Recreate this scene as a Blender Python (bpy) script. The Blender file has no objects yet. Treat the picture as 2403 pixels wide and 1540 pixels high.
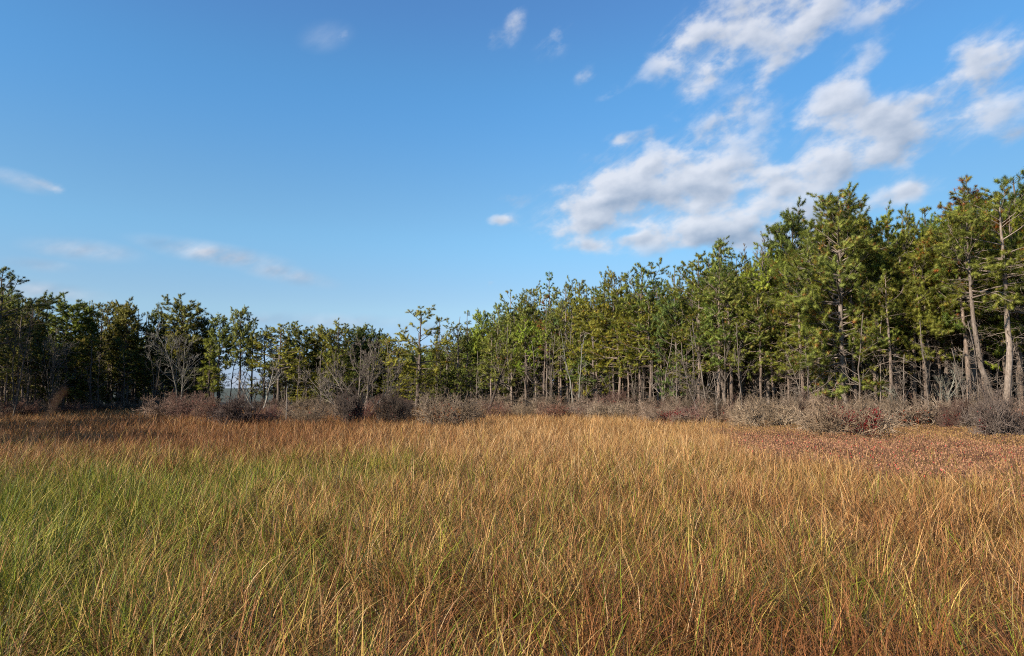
import bpy, math, random
import numpy as np
from mathutils import Vector

R = math.radians
SC = bpy.context.scene
COL = SC.collection

# ------------------------------------------------------------------ camera
EYE = 2.7
TILT = 5.02
FPX = 1603.0                      # focal length in the 2403-wide picture used for measuring
cam_d = bpy.data.cameras.new('camera')
cam = bpy.data.objects.new('camera', cam_d)
COL.objects.link(cam)
cam.location = (0, 0, EYE)
cam.rotation_euler = (R(90 + TILT), 0, 0)
cam_d.sensor_width = 36.0
cam_d.lens = 36.0 * FPX / 2403.0
cam_d.clip_start = 0.05
cam_d.clip_end = 12000
cam_d.dof.use_dof = True
cam_d.dof.focus_distance = 22.0
cam_d.dof.aperture_fstop = 24.0 / 4.0
SC.camera = cam

# ------------------------------------------------------------------ light
SUN_EL = 29.0
SUN_V = Vector((-0.79, -0.61, 0)).normalized() * math.cos(R(SUN_EL)) + Vector((0, 0, math.sin(R(SUN_EL))))
SUN_ROT = math.atan2(SUN_V.x, SUN_V.y)
sun_d = bpy.data.lights.new('sun', 'SUN')
sun_d.energy = 5.0
sun_d.angle = R(0.55)
sun_d.color = (1.0, 0.90, 0.75)
sun = bpy.data.objects.new('sun', sun_d)
COL.objects.link(sun)
sun.rotation_euler = SUN_V.to_track_quat('Z', 'Y').to_euler()

SC.view_settings.view_transform = 'Standard'
SC.view_settings.look = 'None'
SC.view_settings.exposure = 1.0
SC.view_settings.gamma = 1.0
SC.render.engine = 'CYCLES'
SC.cycles.max_bounces = 6
SC.cycles.diffuse_bounces = 2
SC.cycles.glossy_bounces = 2
SC.cycles.transmission_bounces = 3
SC.cycles.use_denoising = False
SC.cycles.pixel_filter_type = 'BLACKMAN_HARRIS'
SC.cycles.filter_width = 1.05
SC.cycles.sample_clamp_indirect = 4.0


def ray(xd, yd):
    """unit direction of a point measured in the photograph (2403 wide)"""
    v = np.array([(xd - 1201.5) / FPX, 1.0, (770.0 - yd) / FPX])
    c, s = math.cos(R(TILT)), math.sin(R(TILT))
    v = np.array([v[0], v[1] * c - v[2] * s, v[1] * s + v[2] * c])
    return v / np.linalg.norm(v)


def azel(xd, yd):
    v = ray(xd, yd)
    return math.degrees(math.atan2(v[0], v[1])), math.degrees(math.asin(v[2]))


# ------------------------------------------------------------------ sky with clouds
world = bpy.data.worlds.new('World')
SC.world = world
world.use_nodes = True
nt = world.node_tree
nt.nodes.clear()
SKY_S = 0.109


def nd(t, **kw):
    n = nt.nodes.new(t)
    for k, v in kw.items():
        setattr(n, k, v)
    return n


def ln(a, b):
    nt.links.new(a, b)


def mth(op, a, b=None, c=None, clamp=False):
    n = nd('ShaderNodeMath', operation=op, use_clamp=clamp)
    for i, v in enumerate((a, b, c)):
        if v is None:
            continue
        if isinstance(v, (int, float)):
            n.inputs[i].default_value = v
        else:
            ln(v, n.inputs[i])
    return n.outputs[0]


def mrange(v, f0, f1, t0=0.0, t1=1.0, kind='SMOOTHSTEP'):
    n = nd('ShaderNodeMapRange', interpolation_type=kind)
    n.inputs[1].default_value = f0
    n.inputs[2].default_value = f1
    n.inputs[3].default_value = t0
    n.inputs[4].default_value = t1
    ln(v, n.inputs[0])
    return n.outputs[0]


out_w = nd('ShaderNodeOutputWorld')
bg = nd('ShaderNodeBackground')
bg.inputs[1].default_value = SKY_S
ln(bg.outputs[0], out_w.inputs[0])
sky = nd('ShaderNodeTexSky', sky_type='NISHITA')
sky.sun_disc = False
sky.sun_elevation = R(SUN_EL)
sky.sun_rotation = SUN_ROT
sky.altitude = 30
sky.air_density = 1.0
sky.dust_density = 0.3
sky.ozone_density = 4.0
tc = nd('ShaderNodeTexCoord')
sep = nd('ShaderNodeSeparateXYZ')
ln(tc.outputs['Generated'], sep.inputs[0])
X, Y, Z = sep.outputs
DEG = 180 / math.pi
az = mth('MULTIPLY', mth('ARCTAN2', X, Y), DEG)
el = mth('MULTIPLY', mth('ARCSINE', Z), DEG)
ae = nd('ShaderNodeCombineXYZ')
ln(az, ae.inputs[0])
ln(el, ae.inputs[1])
# plane coordinates of a cloud layer
zz = mth('ADD', mth('MAXIMUM', Z, 0.0), 0.16)
pl = nd('ShaderNodeCombineXYZ')
ln(mth('DIVIDE', X, zz), pl.inputs[0])
ln(mth('DIVIDE', Y, zz), pl.inputs[1])


def fbm(vec, scale, detail, rough, rot=0.0, sx=1.0, sy=1.0, off=(0, 0)):
    """2-D noise stretched sx by sy along a direction turned by rot"""
    m = nd('ShaderNodeMapping', vector_type='TEXTURE')
    m.inputs['Location'].default_value = (off[0], off[1], 0)
    m.inputs['Rotation'].default_value = (0, 0, rot)
    m.inputs['Scale'].default_value = (sx, sy, 1)
    ln(vec, m.inputs['Vector'])
    n = nd('ShaderNodeTexNoise')
    n.noise_dimensions = '2D'
    n.inputs['Scale'].default_value = scale
    n.inputs['Detail'].default_value = detail
    n.inputs['Roughness'].default_value = rough
    ln(m.outputs[0], n.inputs['Vector'])
    return n.outputs[0]


# (x, y, half width, half height, tilt in degrees, strength) in the 2403-wide measure
CLOUDS = [
    (1480, 425, 190, 70, 0, 1.0), (1660, 430, 230, 85, -6, 1.0), (1800, 500, 210, 60, 0, 0.95), (1390, 492, 170, 46, 3, 0.95),
    (1600, 540, 290, 56, 0, 1.0), (1800, 540, 190, 50, 0, 1.0), (1350, 530, 80, 30, 10, 0.7), (1690, 300, 150, 70, 22, 0.72), (2030, 300, 230, 85, 16, 1.0),
    (1965, 385, 150, 50, 14, 0.85), (1985, 205, 170, 60, 28, 0.75), (2130, 345, 120, 50, 12, 0.7), (1720, 70, 230, 75, 30, 0.85),
    (1890, 30, 150, 80, 25, 0.9), (1590, 100, 120, 45, 40, 0.7), (1790, 170, 170, 36, 32, 0.60), (2240, 270, 120, 36, 28, 0.6),
    (2310, 140, 110, 62, 12, 0.95), (2090, 12, 80, 34, 10, 0.7), (2340, 270, 110, 36, 22, 0.62),
    (2130, 448, 75, 28, 10, 0.85), (2385, 318, 50, 20, 8, 0.8), (1650, 190, 75, 30, 28, 0.66),
    (1455, 325, 42, 20, 8, 0.75), (1525, 320, 45, 22, 14, 0.6), (1450, 212, 55, 20, 24, 0.50),
    (1375, 178, 36, 20, 30, 0.46), (1183, 517, 40, 15, 0, 0.8), (1215, 470, 55, 16, 0, 0.55),
    (1208, 62, 30, 46, -20, 0.54), (1158, 98, 28, 24, 40, 0.50), (1300, 95, 60, 40, 40, 0.40),
    (760, 88, 44, 28, 20, 0.22), (802, 78, 22, 30, -30, 0.24), 
     (130, 442, 30, 14, -14, 0.46), (50, 422, 50, 18, -6, 0.34),
     (1150, 664, 26, 9, 0, 0.42),
    (680, 755, 180, 20, 0, 0.45), (900, 800, 220, 40, 0, 0.40), (1010, 770, 90, 18, 0, 0.45),
    (580, 885, 180, 40, 0, 0.9), (1400, 572, 100, 20, 4, 0.75),
]
HOLES = [(1490, 240, 100, 55, 30, 0.4), (1690, 235, 110, 26, 32, 0.35), (1840, 350, 36, 45, -20, 0.35), (1330, 400, 60, 30, 10, 0.4),
         (2120, 160, 90, 60, 20, 0.6), (1470, 545, 50, 12, 4, 0.5), (1900, 470, 90, 20, -6, 0.3)]
mask = None
shade = None


def sky_blob(cx, cy, hw, hh, rot, st, grow_):
    a0, e0 = azel(cx, cy)
    mp = nd('ShaderNodeMapping', vector_type='TEXTURE')
    mp.inputs['Location'].default_value = (a0, e0, 0)
    mp.inputs['Rotation'].default_value = (0, 0, R(rot))
    mp.inputs['Scale'].default_value = (hw / FPX * DEG * grow_, hh / FPX * DEG * grow_, 1)
    ln(ae.outputs[0], mp.inputs['Vector'])
    le = nd('ShaderNodeVectorMath', operation='LENGTH')
    ln(mp.outputs[0], le.inputs[0])
    return mrange(le.outputs['Value'], 1.0, 0.0, 0.0, st), mp.outputs[0]


for (cx, cy, hw, hh, rot, st) in CLOUDS:
    b, loc = sky_blob(cx, cy, hw, hh, rot, st, 1.5)
    if hw > 70 and cy < 620:                # tops of the big clouds catch the sun, their bellies are grey
        sp_ = nd('ShaderNodeSeparateXYZ')
        ln(loc, sp_.inputs[0])
        sh_ = mth('MULTIPLY', b, mth('SUBTRACT', sp_.outputs[1], mth('MULTIPLY', sp_.outputs[0], 0.35)))
        shade = sh_ if shade is None else mth('ADD', shade, sh_)
    if mask is None:
        mask = b
    else:                                   # smooth union: 1-(1-a)(1-b)
        mask = mth('SUBTRACT', mth('ADD', mask, b), mth('MULTIPLY', mask, b))
for hole in HOLES:
    b, loc = sky_blob(*hole, 1.4)
    mask = mth('SUBTRACT', mask, b)
CO = (31.7, 12.4)
# billows, and thin fibres drawn out along the wind
nB = fbm(ae.outputs[0], 0.29, 10, 0.55, R(8), 1.25, 0.80, off=CO)
nC = fbm(ae.outputs[0], 0.29, 4, 0.45, R(8), 1.25, 0.80, off=(CO[0] + 0.35, CO[1] - 0.55))
nD = fbm(ae.outputs[0], 0.29, 4, 0.45, R(8), 1.25, 0.80, off=CO)
nW = fbm(ae.outputs[0], 0.75, 8, 0.60, R(33), 2.6, 0.75)
ncen = mth('SUBTRACT', nB, 0.50)
wis = mth('SUBTRACT', nW, 0.50)
dens0 = mth('ADD', mth('ADD', mth('MULTIPLY', mask, 1.18), mth('MULTIPLY', ncen, 2.7)), mth('MULTIPLY', wis, 0.40))
veil = mth('MULTIPLY', mrange(mth('ADD', mth('MULTIPLY', mask, 0.9), mth('ADD', mth('MULTIPLY', wis, 1.6), mth('MULTIPLY', ncen, 1.0))), 0.10, 1.1), 0.62)
alpha = mth('MAXIMUM', mrange(dens0, 0.26, 1.15), veil)
alpha = mth('MULTIPLY', alpha, mrange(mask, 0.03, 0.30))
alpha = mth('MULTIPLY', mth('MULTIPLY', alpha, 0.87), mrange(mask, 0.15, 0.85, 0.45, 1.0))
# thin low wisps without a body of their own
thin = None
for w_ in [(510, 597, 150, 24, -6, 0.75), (660, 640, 120, 22, -10, 0.6), (200, 588, 100, 22, 0, 0.5), (85, 682, 130, 20, -3, 0.55), (95, 622, 60, 14, 0, 0.35),
           (765, 86, 60, 30, 15, 0.16), (45, 424, 60, 18, -8, 0.4), (760, 755, 260, 20, 0, 0.35)]:
    b, loc = sky_blob(*w_, 1.35)
    thin = b if thin is None else mth('MAXIMUM', thin, b)
thin = mth('MULTIPLY', thin, mth('MAXIMUM', mth('ADD', mth('ADD', 0.85, mth('MULTIPLY', wis, 1.6)), mth('MULTIPLY', ncen, 0.9)), 0.0))
alpha = mth('MINIMUM', mth('MAXIMUM', alpha, thin), 0.95)
# lit from the sun's side (upper left), greyer where the cloud is thick
grad = mth('SUBTRACT', nD, nC)
lum = mth('ADD', mth('ADD', 0.88, mth('MULTIPLY', grad, 1.7)), mth('MULTIPLY', shade, 0.45))
lum = mth('SUBTRACT', lum, mth('MULTIPLY', mrange(dens0, 0.75, 1.7), 0.22))
lum = mth('SUBTRACT', lum, mrange(el, 15.0, 1.0, 0.0, 0.50))
lum = mth('MINIMUM', mth('MAXIMUM', lum, 0.35), 1.08)
cl_col = nd('ShaderNodeMix', data_type='RGBA')
cl_col.inputs[6].default_value = (1.45, 1.8, 2.4, 1)
cl_col.inputs[7].default_value = (3.75, 3.85, 4.15, 1)
ln(mrange(lum, 0.35, 1.08, kind='LINEAR'), cl_col.inputs[0])
hz = nd('ShaderNodeMix', data_type='RGBA')
ln(alpha, hz.inputs[0])
# clear-air tint by height above the horizon: deeper blue aloft, held back near the horizon
cr = nd('ShaderNodeValToRGB')
cr.color_ramp.interpolation = 'EASE'
GAIN = [(0.02, (0.42, 0.53, 0.86)), (0.07, (0.43, 0.50, 0.71)), (0.19, (0.62, 0.65, 0.66)), (0.37, (0.62, 0.79, 0.78)), (0.69, (0.52, 0.85, 0.94)), (0.88, (0.53, 0.79, 0.93))]
els = cr.color_ramp.elements
while len(els) < len(GAIN):
    els.new(0.5)
for e_, (p_, c_) in zip(els, GAIN):
    e_.position = p_
for e_, (p_, c_) in zip(els, GAIN):
    e_.color = (*c_, 1)
ln(mth('DIVIDE', el, 35.0), cr.inputs[0])
side = mth('SUBTRACT', 1.0, mth('MULTIPLY', mrange(az, 0.0, 45.0, 0.0, 0.30), mrange(el, 32.0, 6.0)))
sk = nd('ShaderNodeMix', data_type='RGBA', blend_type='MULTIPLY')
sk.inputs[0].default_value = 1
ln(sky.outputs[0], sk.inputs[6])
ln(cr.outputs[0], sk.inputs[7])
sk2 = nd('ShaderNodeVectorMath', operation='SCALE')
ln(sk.outputs[2], sk2.inputs[0])
ln(side, sk2.inputs['Scale'])
ln(sk2.outputs[0], hz.inputs[6])
ln(cl_col.outputs[2], hz.inputs[7])
ln(hz.outputs[2], bg.inputs[0])
world.cycles.sampling_method = 'MANUAL'
world.cycles.sample_map_resolution = 512


# ------------------------------------------------------------------ materials
def new_mat(name):
    m = bpy.data.materials.new(name)
    m.use_nodes = True
    t = m.node_tree
    t.nodes.clear()
    o = t.nodes.new('ShaderNodeOutputMaterial')
    return m, t, o


def leaf_material(name, trans, rough=0.6, spec=0.25, objcol=False, attr='Col', vary=0.0):
    m, t, o = new_mat(name)
    a = t.nodes.new('ShaderNodeAttribute')
    a.attribute_name = attr
    col = a.outputs['Color']
    if objcol:
        oi = t.nodes.new('ShaderNodeObjectInfo')
        mx = t.nodes.new('ShaderNodeMix')
        mx.data_type = 'RGBA'
        mx.blend_type = 'MULTIPLY'
        mx.inputs[0].default_value = 1
        t.links.new(col, mx.inputs[6])
        t.links.new(oi.outputs['Color'], mx.inputs[7])
        col = mx.outputs[2]
    p = t.nodes.new('ShaderNodeBsdfPrincipled')
    p.inputs['Roughness'].default_value = rough
    p.inputs['Specular IOR Level'].default_value = spec
    t.links.new(col, p.inputs['Base Color'])
    tr = t.nodes.new('ShaderNodeBsdfTranslucent')
    t.links.new(col, tr.inputs[0])
    ms = t.nodes.new('ShaderNodeMixShader')
    ms.inputs[0].default_value = trans
    t.links.new(p.outputs[0], ms.inputs[1])
    t.links.new(tr.outputs[0], ms.inputs[2])
    t.links.new(ms.outputs[0], o.inputs[0])
    return m


def bark_material(name, c0, c1, c2, scale=3.0, zs=0.35):
    m, t, o = new_mat(name)
    tcn = t.nodes.new('ShaderNodeTexCoord')
    mp = t.nodes.new('ShaderNodeMapping')
    mp.inputs['Scale'].default_value = (1, 1, zs)
    t.links.new(tcn.outputs['Object'], mp.inputs[0])
    n = t.nodes.new('ShaderNodeTexNoise')
    n.inputs['Scale'].default_value = scale * 4
    n.inputs['Detail'].default_value = 6
    n.inputs['Roughness'].default_value = 0.7
    t.links.new(mp.outputs[0], n.inputs['Vector'])
    n2 = t.nodes.new('ShaderNodeTexNoise')
    n2.inputs['Scale'].default_value = scale * 0.5
    n2.inputs['Detail'].default_value = 3
    t.links.new(mp.outputs[0], n2.inputs['Vector'])
    ad = t.nodes.new('ShaderNodeMath')
    ad.operation = 'MULTIPLY_ADD'
    t.links.new(n2.outputs[0], ad.inputs[0])
    ad.inputs[1].default_value = 0.6
    t.links.new(n.outputs[0], ad.inputs[2])
    cr = t.nodes.new('ShaderNodeValToRGB')
    cr.color_ramp.elements[0].position = 0.55
    cr.color_ramp.elements[0].color = (*c0, 1)
    cr.color_ramp.elements[1].position = 1.05
    cr.color_ramp.elements[1].color = (*c2, 1)
    e = cr.color_ramp.elements.new(0.8)
    e.color = (*c1, 1)
    t.links.new(ad.outputs[0], cr.inputs[0])
    oi = t.nodes.new('ShaderNodeObjectInfo')
    mx = t.nodes.new('ShaderNodeMix')
    mx.data_type = 'RGBA'
    mx.blend_type = 'MULTIPLY'
    mx.inputs[0].default_value = 1
    t.links.new(cr.outputs[0], mx.inputs[6])
    t.links.new(oi.outputs['Color'], mx.inputs[7])
    p = t.nodes.new('ShaderNodeBsdfPrincipled')
    p.inputs['Roughness'].default_value = 0.9
    p.inputs['Specular IOR Level'].default_value = 0.15
    t.links.new(mx.outputs[2], p.inputs['Base Color'])
    bu = t.nodes.new('ShaderNodeBump')
    bu.inputs['Strength'].default_value = 0.7
    bu.inputs['Distance'].default_value = 0.04
    t.links.new(n.outputs[0], bu.inputs['Height'])
    t.links.new(bu.outputs[0], p.inputs['Normal'])
    t.links.new(p.outputs[0], o.inputs[0])
    return m


M_needle = leaf_material('pine_needles', 0.32, 0.5, 0.3, objcol=True)
M_grass = leaf_material('sedge_blades', 0.18, 0.55, 0.2)
M_heath = leaf_material('heath_leaves', 0.15, 0.6, 0.2)
M_leaf = leaf_material('red_leaves', 0.3, 0.55, 0.25)
M_bark = bark_material('pine_bark', (0.065, 0.050, 0.040), (0.142, 0.116, 0.096), (0.224, 0.189, 0.163))
M_pale = bark_material('pale_bark', (0.112, 0.103, 0.086), (0.232, 0.215, 0.189), (0.361, 0.344, 0.314), 2.0)
M_grey = bark_material('grey_bark', (0.065, 0.053, 0.043), (0.129, 0.107, 0.090), (0.215, 0.185, 0.155), 2.5)
M_twig = bark_material('shrub_twigs', (0.098, 0.070, 0.048), (0.198, 0.148, 0.104), (0.330, 0.262, 0.196), 2.0)

mg, t, o = new_mat('marsh_soil')
tcn = t.nodes.new('ShaderNodeNewGeometry')
n = t.nodes.new('ShaderNodeTexNoise')
n.inputs['Scale'].default_value = 0.8
n.inputs['Detail'].default_value = 8
t.links.new(tcn.outputs['Position'], n.inputs['Vector'])
cr = t.nodes.new('ShaderNodeValToRGB')
cr.color_ramp.elements[0].color = (0.025, 0.017, 0.010, 1)
cr.color_ramp.elements[1].color = (0.065, 0.042, 0.022, 1)
t.links.new(n.outputs[0], cr.inputs[0])
sx = t.nodes.new('ShaderNodeVectorMath')
sx.operation = 'LENGTH'
t.links.new(tcn.outputs['Position'], sx.inputs[0])
mr = t.nodes.new('ShaderNodeMapRange')
mr.inputs[1].default_value = 85
mr.inputs[2].default_value = 160
t.links.new(sx.outputs['Value'], mr.inputs[0])
mx = t.nodes.new('ShaderNodeMix')
mx.data_type = 'RGBA'
t.links.new(mr.outputs[0], mx.inputs[0])
t.links.new(cr.outputs[0], mx.inputs[6])
mx.inputs[7].default_value = (0.028, 0.034, 0.016, 1)
p = t.nodes.new('ShaderNodeBsdfPrincipled')
p.inputs['Roughness'].default_value = 0.95
t.links.new(mx.outputs[2], p.inputs['Base Color'])
t.links.new(p.outputs[0], o.inputs[0])
M_soil = mg


# ------------------------------------------------------------------ mesh helpers
def make_mesh(name, V, quads=None, tris=None, col=None, mat=None, smooth=False):
    me = bpy.data.meshes.new(name)
    V = np.ascontiguousarray(V, dtype=np.float32)
    me.vertices.add(len(V))
    me.vertices.foreach_set('co', V.ravel())
    nq = 0 if quads is None else len(quads)
    ntr = 0 if tris is None else len(tris)
    idx = []
    if nq:
        idx.append(np.asarray(quads, dtype=np.int32).ravel())
    if ntr:
        idx.append(np.asarray(tris, dtype=np.int32).ravel())
    idx = np.concatenate(idx)
    me.loops.add(len(idx))
    me.loops.foreach_set('vertex_index', idx)
    me.polygons.add(nq + ntr)
    st = np.concatenate([np.arange(nq) * 4, nq * 4 + np.arange(ntr) * 3]).astype(np.int32)
    me.polygons.foreach_set('loop_start', st)
    if smooth:
        me.polygons.foreach_set('use_smooth', np.ones(nq + ntr, dtype=bool))
    if col is not None:
        a = me.attributes.new('Col', 'FLOAT_COLOR', 'POINT')
        c = np.ones((len(V), 4), dtype=np.float32)
        c[:, :3] = col
        a.data.foreach_set('color', c.ravel())
    me.update(calc_edges=True)
    if mat:
        me.materials.append(mat)
    return me


def nrm(v):
    return v / np.maximum(np.linalg.norm(v, axis=-1, keepdims=True), 1e-9)


def tubes(P, Rd, k):
    """P (B,n,3), Rd (B,n) -> verts, quads of k-sided tubes"""
    B, n, _ = P.shape
    T = np.empty_like(P)
    T[:, 1:-1] = P[:, 2:] - P[:, :-2]
    T[:, 0] = P[:, 1] - P[:, 0]
    T[:, -1] = P[:, -1] - P[:, -2]
    T = nrm(T)
    ref = np.where(np.abs(T[:, :1, 2:3]) > 0.8, np.array([1.0, 0, 0]), np.array([0, 0, 1.0]))
    U = nrm(np.cross(T, np.broadcast_to(ref, T.shape)))
    W = np.cross(T, U)
    a = np.arange(k) * 2 * math.pi / k
    ring = U[:, :, None, :] * np.cos(a)[None, None, :, None] + W[:, :, None, :] * np.sin(a)[None, None, :, None]
    V = P[:, :, None, :] + ring * Rd[:, :, None, None]
    V = V.reshape(-1, 3)
    b = np.arange(B)[:, None, None] * n * k
    i = np.arange(n - 1)[None, :, None] * k
    j = np.arange(k)[None, None, :]
    j2 = (j + 1) % k
    q = np.stack([b + i + j, b + i + j2, b + i + k + j2, b + i + k + j], -1).reshape(-1, 4)
    return V, q


class Acc:
    def __init__(s):
        s.V, s.Q, s.T, s.C, s.n = [], [], [], [], 0

    def add(s, V, Q=None, T=None, C=None):
        if Q is not None:
            s.Q.append(Q + s.n)
        if T is not None:
            s.T.append(T + s.n)
        s.V.append(V)
        if C is not None:
            s.C.append(C)
        s.n += len(V)

    def tube(s, P, Rd, k):
        V, q = tubes(P, Rd, k)
        s.add(V, q)

    def mesh(s, name, mat, smooth=False):
        return make_mesh(name, np.concatenate(s.V), np.concatenate(s.Q) if s.Q else None,
                         np.concatenate(s.T) if s.T else None, np.concatenate(s.C) if s.C else None, mat, smooth)


def along(P, idx, t):
    n = P.shape[1]
    f = np.clip(t, 0, 0.9999) * (n - 1)
    i = f.astype(int)
    w = (f - i)[:, None]
    a, b = P[idx, i], P[idx, i + 1]
    return a * (1 - w) + b * w, nrm(b - a)


def radius_at(Rd, idx, t):
    n = Rd.shape[1]
    f = np.clip(t, 0, 0.9999) * (n - 1)
    i = f.astype(int)
    w = f - i
    return Rd[idx, i] * (1 - w) + Rd[idx, i + 1] * w


def off_dir(rng, T, ang, up=0.0):
    """directions at ang radians from T with random roll"""
    r = rng.normal(size=T.shape)
    N = nrm(r - (r * T).sum(-1, keepdims=True) * T)
    d = T * np.cos(ang)[:, None] + N * np.sin(ang)[:, None]
    d[:, 2] += up
    return nrm(d)


def grow(rng, S, D, L, n, r0, r1, lift=0.0, wig=0.15):
    B = len(S)
    P = np.empty((B, n, 3))
    P[:, 0] = S
    d = D.copy()
    step = (L / (n - 1))[:, None]
    for i in range(1, n):
        P[:, i] = P[:, i - 1] + d * step
        d = d + rng.normal(size=d.shape) * wig
        d[:, 2] += lift if np.isscalar(lift) else lift
        d = nrm(d)
    tt = np.linspace(0, 1, n)[None]
    Rd = r0[:, None] * (1 - tt) + r1 * tt
    return P, Rd


def needles(rng, pos, dirs, L, n, w, col):
    """tufts of n narrow triangles at pos pointing about dirs"""
    B = len(pos)
    d = dirs[:, None, :] * 0.55 + nrm(rng.normal(size=(B, n, 3)))
    d[:, :, 2] += 0.18
    d = nrm(d)
    ln_ = L[:, None] * rng.uniform(0.65, 1.15, (B, n))
    r = rng.normal(size=(B, n, 3))
    s = nrm(np.cross(d, r)) * (w * 0.5)
    base = pos[:, None, :] + dirs[:, None, :] * (rng.uniform(-0.35, 0.25, (B, n)) * L[:, None])[..., None]
    c = base + d * ln_[..., None]
    up_ = nrm(dirs[:, None, :] * 0.5 + d + np.array([0, 0, 0.25]))
    flip = np.where((np.cross(2 * s, c - base) * up_).sum(-1, keepdims=True) < 0, -1.0, 1.0)
    a = base - s * flip
    b = base + s * flip
    V = np.stack([a, b, c], 2).reshape(-1, 3)
    needles.normals = np.repeat(up_.reshape(-1, 3), 3, axis=0)
    T = np.arange(len(V)).reshape(-1, 3)
    cc = col[:, None, :] * rng.uniform(0.8, 1.2, (B, n, 1))
    C = np.repeat(cc.reshape(-1, 3), 3, axis=0)
    return V, T, C


# ------------------------------------------------------------------ pine builder -> (wood mesh, crown mesh)
G_A = np.array([0.330, 0.340, 0.050])     # sunny yellow green
G_B = np.array([0.128, 0.160, 0.034])     # dark green
G_O = np.array([0.30, 0.115, 0.028])      # browned needles


def pine(name, seed, H, cb, Rm, nl, shape='pitch', lean=(0, 0), bend=0.05, r0=0.16, orange=0.015, dead=14, dense=1.0,
         low=0, tl=0.185, scrag=1.0, bark=None, curve=None):
    rng = np.random.default_rng(seed)
    n = 16
    z = np.linspace(-0.15, H * 0.985, n)
    P = np.zeros((1, n, 3))
    tt = np.linspace(0, 1, n)
    wob = np.cumsum(rng.normal(size=(n, 2)) * bend * H / n, axis=0)
    wob -= wob[0]
    P[0, :, 0] = wob[:, 0] + lean[0] * tt
    P[0, :, 1] = wob[:, 1] + lean[1] * tt
    if curve:
        P[0, :, 0] += curve(tt)
    P[0, :, 2] = z
    Rd = (r0 * (1 - tt) ** 0.75 + 0.018)[None]
    Rd[0, 0] *= 1.35
    wood, crown = Acc(), Acc()
    wood.tube(P, Rd, 8)
    # limbs
    t = np.sort(rng.uniform(cb, 0.985, nl) ** 0.95)
    t = np.clip(t, cb, 0.985)
    u = (t - cb) / (1 - cb)
    if shape == 'pitch':
        prof = np.minimum(1.0, 0.5 + 1.5 * u) * (1 - u ** 2.4) ** 0.75 + 0.10
    elif shape == 'dome':
        prof = np.sqrt(np.clip(1 - (1.45 * (u - 0.45)) ** 2, 0.05, 1)) * 0.95
    elif shape == 'spire':
        prof = (1 - u) ** 0.85 * np.minimum(1, 0.6 + u)
    elif shape == 'young':
        prof = (1 - u) ** 0.8
    else:                                  # ragged
        prof = np.minimum(1.0, 0.55 + u) * (1 - u ** 2) ** 0.6 + 0.1
    fac = rng.uniform(0.55, 1.2, nl)
    if shape == 'ragged':
        fac *= np.where(rng.uniform(size=nl) < 0.4, 0.45, 1.15)
    azm = np.arange(nl) * 2.39996 + rng.normal(size=nl) * 0.5
    # crowns grow fuller on some sides
    lob = 0.85 + 0.25 * np.cos(azm * 2 + rng.uniform(0, 6)) * rng.uniform(0.3, 1)
    Ll = np.maximum(0.3, Rm * prof * fac * lob) * 1.42
    inc = np.radians(98 - 58 * u + rng.normal(size=nl) * 9)
    D = np.stack([np.sin(inc) * np.cos(azm), np.sin(inc) * np.sin(azm), np.cos(inc)], 1)
    S, _ = along(P, np.zeros(nl, int), t)
    rr = radius_at(Rd, np.zeros(nl, int), t)
    r0l = np.minimum(rr * 0.55, 0.012 + 0.016 * Ll)
    LP, LR = grow(rng, S, D, Ll, 6, r0l, 0.008, lift=0.045, wig=0.19)
    wood.tube(LP, LR, 4)
    # secondary branches
    m = np.maximum(2, (Ll * 3.4 * dense).astype(int) + 1)
    idx = np.repeat(np.arange(nl), m)
    t2 = rng.uniform(0.25, 1.0, len(idx)) ** 0.8
    S2, T2 = along(LP, idx, t2)
    D2 = off_dir(rng, T2, rng.uniform(0.5, 1.25, len(idx)), 0.0)
    D2[:, 2] *= 0.55
    D2 = nrm(D2 + np.array([0, 0, 0.12]))
    L2 = np.clip(Ll[idx] * rng.uniform(0.20, 0.45, len(idx)) * (1.25 - 0.5 * t2), 0.2, 1.4)
    BP, BR = grow(rng, S2, D2, L2, 4, np.full(len(idx), 0.012), 0.006, lift=0.05, wig=0.22)
    wood.tube(BP, BR, 3)
    # tufts
    k = np.maximum(2, (L2 / 0.085 * scrag).astype(int) + 1)
    ti = np.repeat(np.arange(len(idx)), k)
    tp = np.clip(rng.uniform(0.3, 1.05, len(ti)), 0, 0.999)
    pos, td = along(BP, ti, tp)
    pe, de = LP[:, -1], nrm(LP[:, -1] - LP[:, -2])
    pos = np.concatenate([pos, pe, P[0, -1:], P[0, -1:] - [0, 0, 0.15]])
    td = np.concatenate([td, de, [[0, 0, 1.0]], [[0, 0, 1.0]]])
    limb = np.concatenate([idx[ti], np.arange(nl), [nl - 1, nl - 1]])
    td = nrm(td + rng.normal(size=td.shape) * 0.25)
    w = np.clip(rng.normal(size=nl) * 0.25 + 0.5, 0, 1)[limb] * 0.5 + rng.uniform(0, 1, len(pos)) ** 1.3 * 0.5
    col = G_A * w[:, None] + G_B * (1 - w[:, None])
    br = rng.uniform(size=len(pos)) < orange * (1 + 2.5 * (rng.uniform(size=nl) < 0.2))[limb]
    col[br] = G_O * rng.uniform(0.7, 1.2, (br.sum(), 1))
    V, T, C = needles(rng, pos, td, np.full(len(pos), tl) * rng.uniform(0.75, 1.25, len(pos)), 32, 0.0115, col)
    crown.add(V, None, T, C)
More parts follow.
